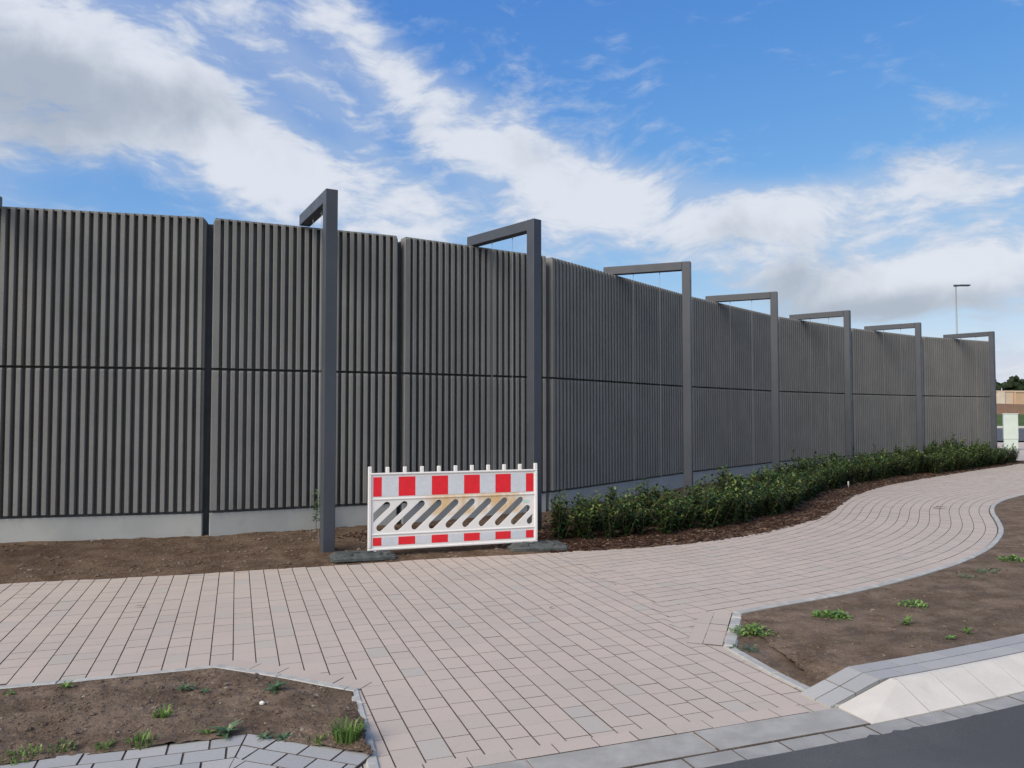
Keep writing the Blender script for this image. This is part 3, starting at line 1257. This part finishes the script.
def foot_plate(cx, cy, rz, label, tilt=0.0):
    root = tag(empty('foot_plate', (cx, cy, .012), rz), label, 'base plate', 'rubber foot plates of the barrier')
    root.rotation_euler = (tilt, R(1.0), rz)
    L, Wd, Hh = .40, .21, .085
    b = MB()
    ring0 = [(-L + .05, -Wd), (L - .05, -Wd), (L, -Wd + .06), (L, Wd - .06), (L - .05, Wd), (-L + .05, Wd), (-L, Wd - .06), (-L, -Wd + .06)]
    ring1 = [(x * .80, y * .70) for x, y in ring0]
    b.prism([(x, y, 0) for x, y in ring0], [(x, y, .030) for x, y in ring0], cap1=False)
    b.prism([(x, y, .0305) for x, y in ring0], [(x, y, Hh) for x, y in ring1])
    b.build('plate_body', M['rubber'], root, bevel=.008)
    for sx in (-1, 1):                                        # raised grip ribs at both ends
        for k in range(3):
            r_ = MB()
            x = sx * (L * .86 - k * .085)
            r_.box(x - .017, x + .017, -Wd * .84, Wd * .80, .020, (.062, .082, .097)[k])
            r_.build('grip_rib', M['rubber'], root, bevel=.008)
    for sx in (-.09, .09):
        h = MB()
        h.box(sx - .045, sx + .045, -Wd * .45, -Wd * .2, Hh - .002, Hh + .002)
        h.build('handle_hole_shade', M['hole_shade'], root)  # dark slab on the solid top, coloured like the shade of a hole
    return root


e1 = Vector((math.cos(brz), math.sin(brz)))
e2 = Vector((-math.sin(brz), math.cos(brz)))
c1 = bl + e1 * (-.06) - e2 * .02
c2 = br + e1 * (-.02) - e2 * .05
foot_plate(c1.x, c1.y, brz + R(3), 'grey rubber foot plate under the left end of the barrier', R(-2))
foot_plate(c2.x, c2.y, brz - R(6), 'grey rubber foot plate under the right end of the barrier, beside the mulch', R(-1))

# ------------------------------------------------------------------ hedge of laurel shrubs


def leaf(mb, base, dirv, L, W, tone, up=Vector((0, 0, 1)), droop=.15, m=0):
    d = dirv.normalized()
    sd_ = d.cross(up)
    if sd_.length < .05:
        sd_ = Vector((1, 0, 0))
    sd_.normalize()
    nrm = sd_.cross(d).normalized()
    b = len(mb.v)
    p0 = base
    p1 = base + d * L * .45 + nrm * L * .06
    p2 = base + d * L - nrm * L * droop
    mb.v.extend([tuple(p0), tuple(p1 + sd_ * W * .5 + nrm * W * .12), tuple(p2), tuple(p1 - sd_ * W * .5 + nrm * W * .12), tuple(p1)])
    mb.face((b, b + 1, b + 4), m, tone)
    mb.face((b + 1, b + 2, b + 4), m, tone)
    mb.face((b + 2, b + 3, b + 4), m, tone)
    mb.face((b + 3, b, b + 4), m, tone)


def shrub_proto(seed, H):
    rnd = random.Random(seed)
    fo, stm = MB(), MB()
    for k in range(rnd.randint(13, 16)):
        a = rnd.random() * 6.283
        lean = rnd.uniform(.05, .42) if k > 1 else .05
        h = H * rnd.uniform(.62, 1.0) * (1 - lean * .5)
        p = Vector((rnd.uniform(-.05, .05), rnd.uniform(-.05, .05), -.03))
        d = Vector((math.cos(a) * lean * 1.4, math.sin(a) * lean * 1.4, 1)).normalized()
        q = p + d * h
        stm.tube(p, q, .006, .003, 5)
        nl = int(h / .021)
        for j in range(nl):
            f = (j + 1.5) / (nl + .5)
            if f < .12:
                continue
            c = p + d * h * f
            an = j * 2.4 + a + rnd.uniform(-.4, .4)
            elev = .15 + 1.1 * max(0, f - .55) + rnd.uniform(-.3, .3)
            dv = Vector((math.cos(an) * math.cos(elev), math.sin(an) * math.cos(elev), math.sin(elev)))
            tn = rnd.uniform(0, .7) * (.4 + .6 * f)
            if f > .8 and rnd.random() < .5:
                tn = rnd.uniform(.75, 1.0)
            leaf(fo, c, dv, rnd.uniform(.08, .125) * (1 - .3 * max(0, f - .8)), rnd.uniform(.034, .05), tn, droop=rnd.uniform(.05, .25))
    return fo, stm


protos = []
for k in range(7):
    fo, stm = shrub_proto(100 + k, .62)
    protos.append((fo.mesh('foliage', M['leaf']), stm.mesh('stem', M['stem'])))


def shrub(x, y, z, rz, sc, k, label):
    r = tag(empty('laurel_shrub', (x, y, z), rz), label, 'shrub', 'laurel shrubs of the hedge below the noise wall')
    r.scale = sc
    for nme, me in (('foliage', protos[k][0]), ('stem', protos[k][1])):
        o = bpy.data.objects.new(nme, me)
        COL.objects.link(o)
        o.parent = r
    return r


rs = random.Random(5)
s_start, s_end = BACK.s_of_x(.86), BACK.s_of_x(18.55)
HEDGE_LABEL = 'dark green laurel shrub in the dense low hedge between mulch and noise wall'
for row, off in enumerate((.74, 1.12, 1.50, .36)):
    s = s_start + (.0, .12, .28, BACK.s_of_x(12.5) - s_start)[row]
    while s < s_end:
        x, y = BACK.at(s, off + rs.uniform(-.07, .07))
        ws, wo = WALL.nearest(x, y)
        near_post = min((Vector((x, y)) - p).length for p in POSTS) < .11
        if wo < -.40 and not near_post:
            sc = rs.uniform(.84, 1.08) * (1 + .17 * sstep(8, 22, s - s_start))
            if row == 2:
                sc *= rs.choice((.75, 1.0, 1.08, 1.25))
            lb = HEDGE_LABEL
            if row == 0 and s == s_start:
                lb = 'laurel shrub at the near end of the hedge, closest to the barrier foot'
            shrub(x, y, soil_back_at(x, y) - .01, rs.random() * 6.28, (sc * 1.02, sc * 1.02, sc * rs.uniform(.82, 1.18)), rs.randrange(7), lb)
        s += rs.uniform(.31, .40)

# bark mulch between hedge and path
mb = MB()
rm = random.Random(9)


def chip(x, y, z, L, W, m):
    a = rm.random() * 6.28
    dx, dy = math.cos(a), math.sin(a)
    t1, t2 = rm.uniform(-.35, .35), rm.uniform(-.3, .3)
    hh = rm.uniform(.004, .010)
    pts = []
    for (u, v) in ((-1, -.7), (.8, -1), (1, .6), (-.7, 1)):
        uu, vv = u * L / 2, v * W / 2
        pts.append((x + dx * uu - dy * vv, y + dy * uu + dx * vv, z + uu * t1 + vv * t2))
    mb.prism(pts, [(p[0], p[1], p[2] + hh) for p in pts], m, rm.random(), cap0=False)


n_chip = 0
while n_chip < 9500:
    s = s_start - .35 + (s_end + .45 - s_start) * rm.random() ** 1.7
    off = rm.uniform(-.0, 1.9) if rm.random() < .35 else rm.uniform(.02, .95)
    x, y = BACK.at(min(s, BACK.L), off)
    if WALL.nearest(x, y)[1] > -.15:
        continue
    z = soil_back_at(x, y)
    k = rm.random()
    chip(x, y, z + rm.uniform(.0, .014), rm.uniform(.025, .075), rm.uniform(.012, .032), 1 if k < .10 else 0)
    n_chip += 1
for (cx, cy, r_, n_) in ((-7.0, 9.3, .6, 260), (-1.75, 10.6, .5, 260), (-1.0, 11.0, .5, 260), (-.2, 10.9, .7, 420), (.3, 10.4, .5, 300)):
    for _ in range(n_):
        x, y = cx + rm.gauss(0, r_ * .6), cy + rm.gauss(0, r_ * .35)
        if WALL.nearest(x, y)[1] > -.1 or BACK.nearest(x, y)[1] < .1:
            continue
        chip(x, y, soil_back_at(x, y) + rm.uniform(0, .012), rm.uniform(.025, .065), rm.uniform(.012, .03), 1 if rm.random() < .06 else 0)
tag(mb.build('bark_mulch', [M['bark'], M['bark_pale']]), kind='stuff')

# clods and small stones lying on the soil
mb = MB()
rc = random.Random(21)


def clod(x, y, z, r, m):
    b = len(mb.v)
    sq = rc.uniform(.5, .9)
    n = 6
    for lay, (h, k) in enumerate(((-.4, .7), (.15, 1.0), (.62, .62))):
        for i in range(n):
            a = i * 6.283 / n + lay * .4
            rr = r * k * rc.uniform(.75, 1.2)
            mb.v.append((x + rr * math.cos(a), y + rr * math.sin(a), z + h * r * sq))
    mb.v.append((x, y, z + r * .85 * sq))
    for lay in range(2):
        for i in range(n):
            j = (i + 1) % n
            mb.face((b + lay * n + i, b + lay * n + j, b + (lay + 1) * n + j, b + (lay + 1) * n + i), m)
    for i in range(n):
        mb.face((b + 2 * n + i, b + 2 * n + (i + 1) % n, b + 3 * n), m)


def bed_hit(px, py):
    return G(px, py, .02)


for _ in range(3200):                                         # left bed
    u = rc.random()
    v = rc.uniform(.03, .97)
    su = float(np.interp(.35 + .65 * u, _uu, _lt)), float(np.interp(.35 + .65 * u, _uu, _lp))
    a, b = LT.at(su[0], -.045), LPV.at(su[1], -.03)
    x, y = a[0] + (b[0] - a[0]) * v, a[1] + (b[1] - a[1]) * v
    clod(x, y, lb_z(x, y, 0, v), rc.uniform(.004, .011) * (2.2 if rc.random() < .10 else 1), 1 if rc.random() < .05 else 0)
for _ in range(3600):                                         # right bed
    u = rc.random() ** 1.2 * .8
    v = rc.uniform(.04, .96)
    a, b = rb_a(u), rb_b(u)
    x, y = a[0] + (b[0] - a[0]) * v, a[1] + (b[1] - a[1]) * v
    clod(x, y, rb_z(x, y, 0, v), rc.uniform(.005, .013) * (2.1 if rc.random() < .08 else 1), 1 if rc.random() < .05 else 0)
for _ in range(4200):                                         # in front of the wall
    s = rc.uniform(BACK.s_of_x(-7.5), BACK.s_of_x(1.2))
    x, y = BACK.at(s, rc.uniform(.05, 2.1))
    if WALL.nearest(x, y)[1] > -.1:
        continue
    clod(x, y, soil_back_at(x, y), rc.uniform(.006, .017) * (2.2 if rc.random() < .09 else 1), 1 if rc.random() < .06 else 0)
M['clod_pale'] = mat_plain('pale_gravel', (.26, .22, .18), .9, .2, .3, 40)
tag(mb.build('soil_clods', [M['bed'], M['clod_pale']], smooth=False), kind='stuff')

# ------------------------------------------------------------------ weeds in the beds


def grass_tuft(seed, n, H, spread):
    rnd = random.Random(seed)
    mb = MB()
    for k in range(n):
        a = rnd.random() * 6.283
        r = spread * math.sqrt(rnd.random())
        p = Vector((r * math.cos(a), r * math.sin(a), -.01))
        a2 = a + rnd.uniform(-.8, .8)
        ln = rnd.uniform(.15, 1.0)
        h = H * rnd.uniform(.5, 1.0)
        w = rnd.uniform(.0035, .007)
        sdv = Vector((-math.sin(a2), math.cos(a2), 0)) * w
        out = Vector((math.cos(a2), math.sin(a2), 0))
        pts = [p, p + out * h * ln * .25 + Vector((0, 0, h * .55)), p + out * h * ln * .75 + Vector((0, 0, h * (.85 - .35 * ln)))]
        b = len(mb.v)
        tn = rnd.random()
        mb.v.extend([tuple(pts[0] - sdv), tuple(pts[0] + sdv), tuple(pts[1] + sdv * .8), tuple(pts[1] - sdv * .8), tuple(pts[2])])
        mb.face((b, b + 1, b + 2, b + 3), 0, tn)
        mb.face((b + 3, b + 2, b + 4), 0, tn)
    return mb


def rosette(seed, n, L, W, el):
    rnd = random.Random(seed)
    mb = MB()
    for k in range(n):
        a = k * 2.4 + rnd.uniform(-.3, .3)
        e = el * rnd.uniform(.4, 1.4)
        d = Vector((math.cos(a) * math.cos(e), math.sin(a) * math.cos(e), math.sin(e)))
        leaf(mb, Vector((rnd.uniform(-.01, .01), rnd.uniform(-.01, .01), 0)), d, L * rnd.uniform(.6, 1.1), W * rnd.uniform(.7, 1.1), rnd.random(), droop=.2)
    return mb


def creeping(seed, n, spread, L):
    rnd = random.Random(seed)
    mb = MB()
    for k in range(n):
        a = rnd.random() * 6.283
        r = spread * rnd.random() ** .7
        p = Vector((r * math.cos(a) * 1.3, r * math.sin(a), rnd.uniform(.0, .05) * (1 - r / spread * .7)))
        a2 = rnd.random() * 6.283
        e = rnd.uniform(.1, .9)
        mb.poly([(0, 0, -.01), tuple(p), (p.x * .97 + .002, p.y * .97 - .002, p.z - .003)], 0, .2)
        leaf(mb, p, Vector((math.cos(a2) * math.cos(e), math.sin(a2) * math.cos(e), math.sin(e))), L * rnd.uniform(.6, 1.2), L * .45, rnd.random())
    return mb


def place(mb, name, mat, px, py, z, label, cat, group=None):
    for _ in range(3):
        x, y = G(px, py, z)
        hit = S.ray_cast(DG, Vector((x, y, 1.0)), Vector((0, 0, -1)))
        if hit[0]:
            z = hit[1].z
    o = mb.build(name, mat)
    o.location = (x, y, z)
    return tag(o, label, cat, group)


bpy.context.view_layer.update()
DG = bpy.context.evaluated_depsgraph_get()
GW = 'weeds in the planting beds'
place(grass_tuft(1, 75, .17, .06), 'grass_tuft', M['weed'], 347, 739, .02, 'tallest green grass tuft at the right tip of the left bed', 'weed', GW)
place(rosette(2, 18, .10, .026, .6), 'weed_plant', M['weed_dark'], 275, 691, .01, 'blue green leafy weed by the slanted edging of the left bed', 'weed', GW)
place(rosette(3, 13, .11, .04, .6), 'weed_plant', M['weed_dark'], 226, 735, .03, 'broad leaved weed at the grey stone corner of the left bed', 'weed', GW)
place(rosette(31, 9, .08, .02, .5), 'weed_plant', M['weed'], 207, 734, .03, 'small weed left of the broad leaved one at the stone corner', 'weed', GW)
place(grass_tuft(4, 40, .10, .05), 'grass_tuft', M['weed'], 163, 716, .02, 'light green grass tuft in the middle of the left bed', 'weed', GW)
place(rosette(5, 16, .09, .022, .55), 'weed_plant', M['weed_dark'], 184, 690, .01, 'dark narrow leaved weed near the far edge of the left bed', 'weed', GW)
place(rosette(6, 12, .07, .018, .6), 'weed_plant', M['weed'], 66, 688, .01, 'small weed beside the straight edging of the left bed', 'weed', GW)
place(rosette(32, 8, .06, .018, .5), 'weed_plant', M['weed'], 10, 694, .01, 'weed at the far left of the straight edging', 'weed', GW)
place(grass_tuft(7, 60, .07, .09), 'grass_tuft', M['weed'], 22, 757, .03, 'low grass tuft beside the grey stones at the left picture edge', 'weed', GW)
place(grass_tuft(8, 40, .06, .07), 'grass_tuft', M['weed'], 62, 749, .03, 'short grass tuft beside the grey stones, second from the left', 'weed', GW)
place(grass_tuft(9, 45, .075, .08), 'grass_tuft', M['weed'], 140, 743, .03, 'spreading grass tuft beside the grey stones in the middle of the left bed', 'weed', GW)
place(grass_tuft(10, 26, .06, .05), 'grass_tuft', M['weed'], 105, 747, .03, 'sparse grass tuft beside the grey stones, between two denser ones', 'weed', GW)
place(rosette(11, 14, .08, .024, .35), 'weed_plant', M['weed_dark'], 284, 738, .03, 'flat dark weed just right of the grey stone corner', 'weed', GW)
place(rosette(12, 10, .07, .02, .4), 'weed_plant', M['weed_dark'], 265, 738, .03, 'small flat weed at the crest of the grey stones', 'weed', GW)
place(grass_tuft(13, 30, .06, .06), 'grass_tuft', M['weed'], 318, 741, .03, 'short grass left of the tallest tuft in the left bed', 'weed', GW)
place(rosette(14, 8, .06, .02, .5), 'weed_plant', M['weed_dark'], 205, 692, .01, 'tiny weed right of the dark narrow leaved one', 'weed', GW)
place(creeping(15, 120, .13, .055), 'weed_plant', M['weed'], 752, 633, .02, 'bright creeping weed in the left corner of the right bed', 'weed', GW)
place(creeping(16, 40, .09, .04), 'weed_plant', M['weed_dark'], 745, 650, .02, 'sparse weed along the rough edging of the right bed', 'weed', GW)
place(creeping(17, 140, .12, .055), 'weed_plant', M['weed'], 832, 617, .05, 'bright bushy weed near the path edging of the right bed', 'weed', GW)
place(creeping(18, 70, .11, .05), 'weed_plant', M['weed'], 912, 606, .06, 'wide low weed further along the right bed', 'weed', GW)
place(rosette(19, 18, .10, .024, .9), 'weed_plant', M['weed'], 907, 625, .07, 'upright pale weed in the middle of the right bed', 'weed', GW)
place(creeping(20, 110, .16, .06), 'weed_plant', M['weed'], 1014, 561, .08, 'green weed clump at the right picture edge', 'weed', GW)
place(creeping(21, 35, .14, .045), 'weed_plant', M['weed_dark'], 990, 572, .08, 'faint weed left of the clump at the right picture edge', 'weed', GW)
place(creeping(22, 40, .10, .04), 'weed_plant', M['weed_dark'], 967, 577, .07, 'faint weed nearest the bend of the right bed edging', 'weed', GW)
place(rosette(23, 10, .07, .02, .5), 'weed_plant', M['weed'], 950, 639, .11, 'small weed beside the grey stones of the right bed', 'weed', GW)
place(rosette(24, 14, .08, .02, .9), 'weed_plant', M['weed'], 967, 634, .11, 'upright weed beside the grey stones, right of the small one', 'weed', GW)
# leafy weed at the plinth behind the first whole frame
wx, wy = WALL.at(WALL.s_of_x(-2.84), -.22)
mbw = MB()
rr = random.Random(33)
for k in range(60):
    z = rr.uniform(.12, .56)
    a = rr.random() * 6.283
    leaf(mbw, Vector((rr.uniform(-.03, .03), rr.uniform(-.03, .03), z)), Vector((math.cos(a), math.sin(a), rr.uniform(-.1, .6))), .10, .045, rr.random())
wo = mbw.build('foliage', M['weed_dark'])
ws_ = MB()
ws_.tube((0, 0, -.05), (.01, 0, .5), .005, .003, 5)
wr = tag(empty('wall_weed', (wx, wy, soil_back_at(wx, wy))), 'slender leafy weed growing against the plinth left of the tall frame post', 'weed')
wo.parent = wr
ws_.build('stem', M['stem'], wr)

# small things lying about
pb = MB()
for lay, (h, k) in enumerate(((0, .8), (.5, 1), (.9, .6))):
    for i in range(7):
        a = i * 6.283 / 7
        pb.v.append((.017 * k * math.cos(a), .013 * k * math.sin(a), .02 * h))
pb.v.append((0, 0, .021))
for lay in range(2):
    for i in range(7):
        pb.face((lay * 7 + i, lay * 7 + (i + 1) % 7, (lay + 1) * 7 + (i + 1) % 7, (lay + 1) * 7 + i))
for i in range(7):
    pb.face((14 + i, 14 + (i + 1) % 7, 21))
place(pb, 'pebble', M['pebble'], 262, 705, .012, 'white pebble on the soil of the left bed', 'pebble')
for (px, py, L, lb, rzz) in ((932, 509, .38, 'long dry leaf lying at the bend of the path', .3), (133, 608, .12, 'dry leaf on the left part of the path', .2),
                             (549, 610, .09, 'small dry leaf in the middle of the path', 1.0)):
    lm = MB()
    leaf(lm, Vector((0, 0, .012)), Vector((1, 0, .02)), L, L * .2, .5, droop=-.02)
    o = place(lm, 'dry_leaf', M['dry_leaf'], px, py, .004, lb, 'leaf', 'dry leaves on the pavement')
    o.rotation_euler = (0, 0, rzz)
tg = MB()
tg.box(-.018, .018, -.002, .002, .06, .15)
tg.box(-.006, .006, -.0025, .0025, -.05, .06)
x, y = G(837, 488, .02)
s_, o_ = BACK.nearest(x, y)
x, y = BACK.at(s_, max(.25, min(o_, .5)))
o = tag(tg.build('plant_tag', M['pebble']), 'small white plant tag stuck in the mulch before the hedge', 'plant tag')
o.location = (x, y, soil_back_at(x, y))

# ------------------------------------------------------------------ far right background
mb = MB()
mb.poly([(14, 50, -.03), (150, 50, -.03), (150, 92, -.03), (14, 92, -.03)])
tag(mb.build('side_road', M['asphalt']), kind='structure')
mb = MB()
mb.box(14, 150, 92.0, 99.5, -.1, .10)
tag(mb.build('far_kerb', M['kerb_white']), kind='structure')
mb = MB()
mb.poly([(20, 99.6, .06), (190, 99.6, .06), (190, 127.5, 1.55), (20, 127.5, 1.55)])
tag(mb.build('grass_verge', M['grass']), kind='structure')
mb = MB()                                                     # soil bank
for i in range(61):
    x = 30 + 160 * i / 60
    for j in range(9):
        v = j / 8
        y = 126 + 22 * v
        z = -.2 + 3.5 * sstep(0, .6, v) * (1 - .0 * v) + .35 * fbm(x, y, .12, 3) * sstep(0, .3, v)
        mb.v.append((x, y, z))
for i in range(60):
    for j in range(8):
        k = i * 9 + j
        mb.face((k, k + 9, k + 10, k + 1))
tag(mb.build('embankment', M['bank'], smooth=True), kind='structure')

bx = empty('hall_building', (105.4, 165, 0))
tag(bx, 'low beige flat roofed building behind the soil bank at the right edge', 'building')
b = MB()
b.box(-40, 2.2, 0, 30, 0, 6.3)
b.build('wall', M['beige'], bx, bevel=.05, seg=1)
b = MB()
b.box(2.25, 60, -.6, 30, 0, 6.2)
b.build('wall', M['beige_dark'], bx, bevel=.05, seg=1)
b = MB()
b.box(-40.1, 2.2, -.12, 30.1, 6.31, 6.6)
b.box(2.25, 60.1, -.75, 30.1, 6.21, 6.55)
b.build('roof', M['beige'], bx)
for k in range(6):
    b = MB()
    b.box(-1.2 - 7.5 * k, .2 - 7.5 * k, -.25, -.005, 0, 6.28)
    b.build('pilaster', M['beige_pale'], bx)

# far wood
mb = MB()
rt = random.Random(3)
for k in range(300):
    x = 60 + 330 * k / 299 + rt.uniform(-3, 3)
    y = 330 + rt.uniform(-14, 14)
    h = 17.5 + rt.uniform(-2.5, 2.0)
    r0 = rt.uniform(3, 5)
    for c in range(18):
        a = rt.random() * 6.283
        zz = h * rt.uniform(.12, .9)
        rr_ = r0 * (1 - .55 * (zz / h)) * math.sqrt(rt.random())
        cx, cy = x + rr_ * math.cos(a), y + rr_ * math.sin(a)
        q = rt.uniform(.8, 1.7)
        bm_ = bmesh.new()
        bmesh.ops.create_icosphere(bm_, subdivisions=1, radius=q)
        base = len(mb.v)
        for v in bm_.verts:
            kf = rt.uniform(.65, 1.25)
            mb.v.append((cx + v.co.x * kf, cy + v.co.y * kf, zz + v.co.z * kf))
        for f_ in bm_.faces:
            mb.face(tuple(base + v.index for v in f_.verts))
        bm_.free()
    mb.tube((x, y, -.2), (x, y, h * .6), .3, .15, 6)
tag(mb.build('distant_wood', M['wood']), kind='stuff')

# white cabinet
cx, cy = G(1011, 450, 0)
cb = tag(empty('utility_cabinet', (cx, cy, 0), R(-26)), 'tall pale mint utility cabinet past the far end of the hedge', 'cabinet')
b = MB()
b.box(-.30, .30, -.16, .16, .52, 1.72)
b.build('door_body', M['mint'], cb, bevel=.012)
b = MB()
b.box(-.285, .285, -.15, .15, -.1, .512)
b.build('base', M['mint'], cb, bevel=.01)
b = MB()
b.box(-.32, .32, -.18, .18, 1.722, 1.76)
b.build('lid', M['mint'], cb, bevel=.01)

# street lamp beyond the wall
d = pix_dir(957, 340)
ly = 38.0
lx = d.x / d.y * ly
lz = CAMH + math.tan(math.atan(127.5 / F)) * ly
lp = tag(empty('street_lamp', (lx, ly, 0)), 'slim street lamp with flat head standing behind the far end of the wall', 'street lamp')
b = MB()
b.tube((0, 0, -.1), (0, 0, lz), .045, .03, 10)
b.build('pole', M['cable'], lp, smooth=True)
b = MB()
b.box(-.10, .16, -.05, .05, lz - .02, lz + .07)
b.build('bracket', M['steel'], lp, bevel=.01)
b = MB()
b.box(.165, .68, -.11, .11, lz, lz + .07)
b.build('lamp_head', M['steel'], lp, bevel=.02)
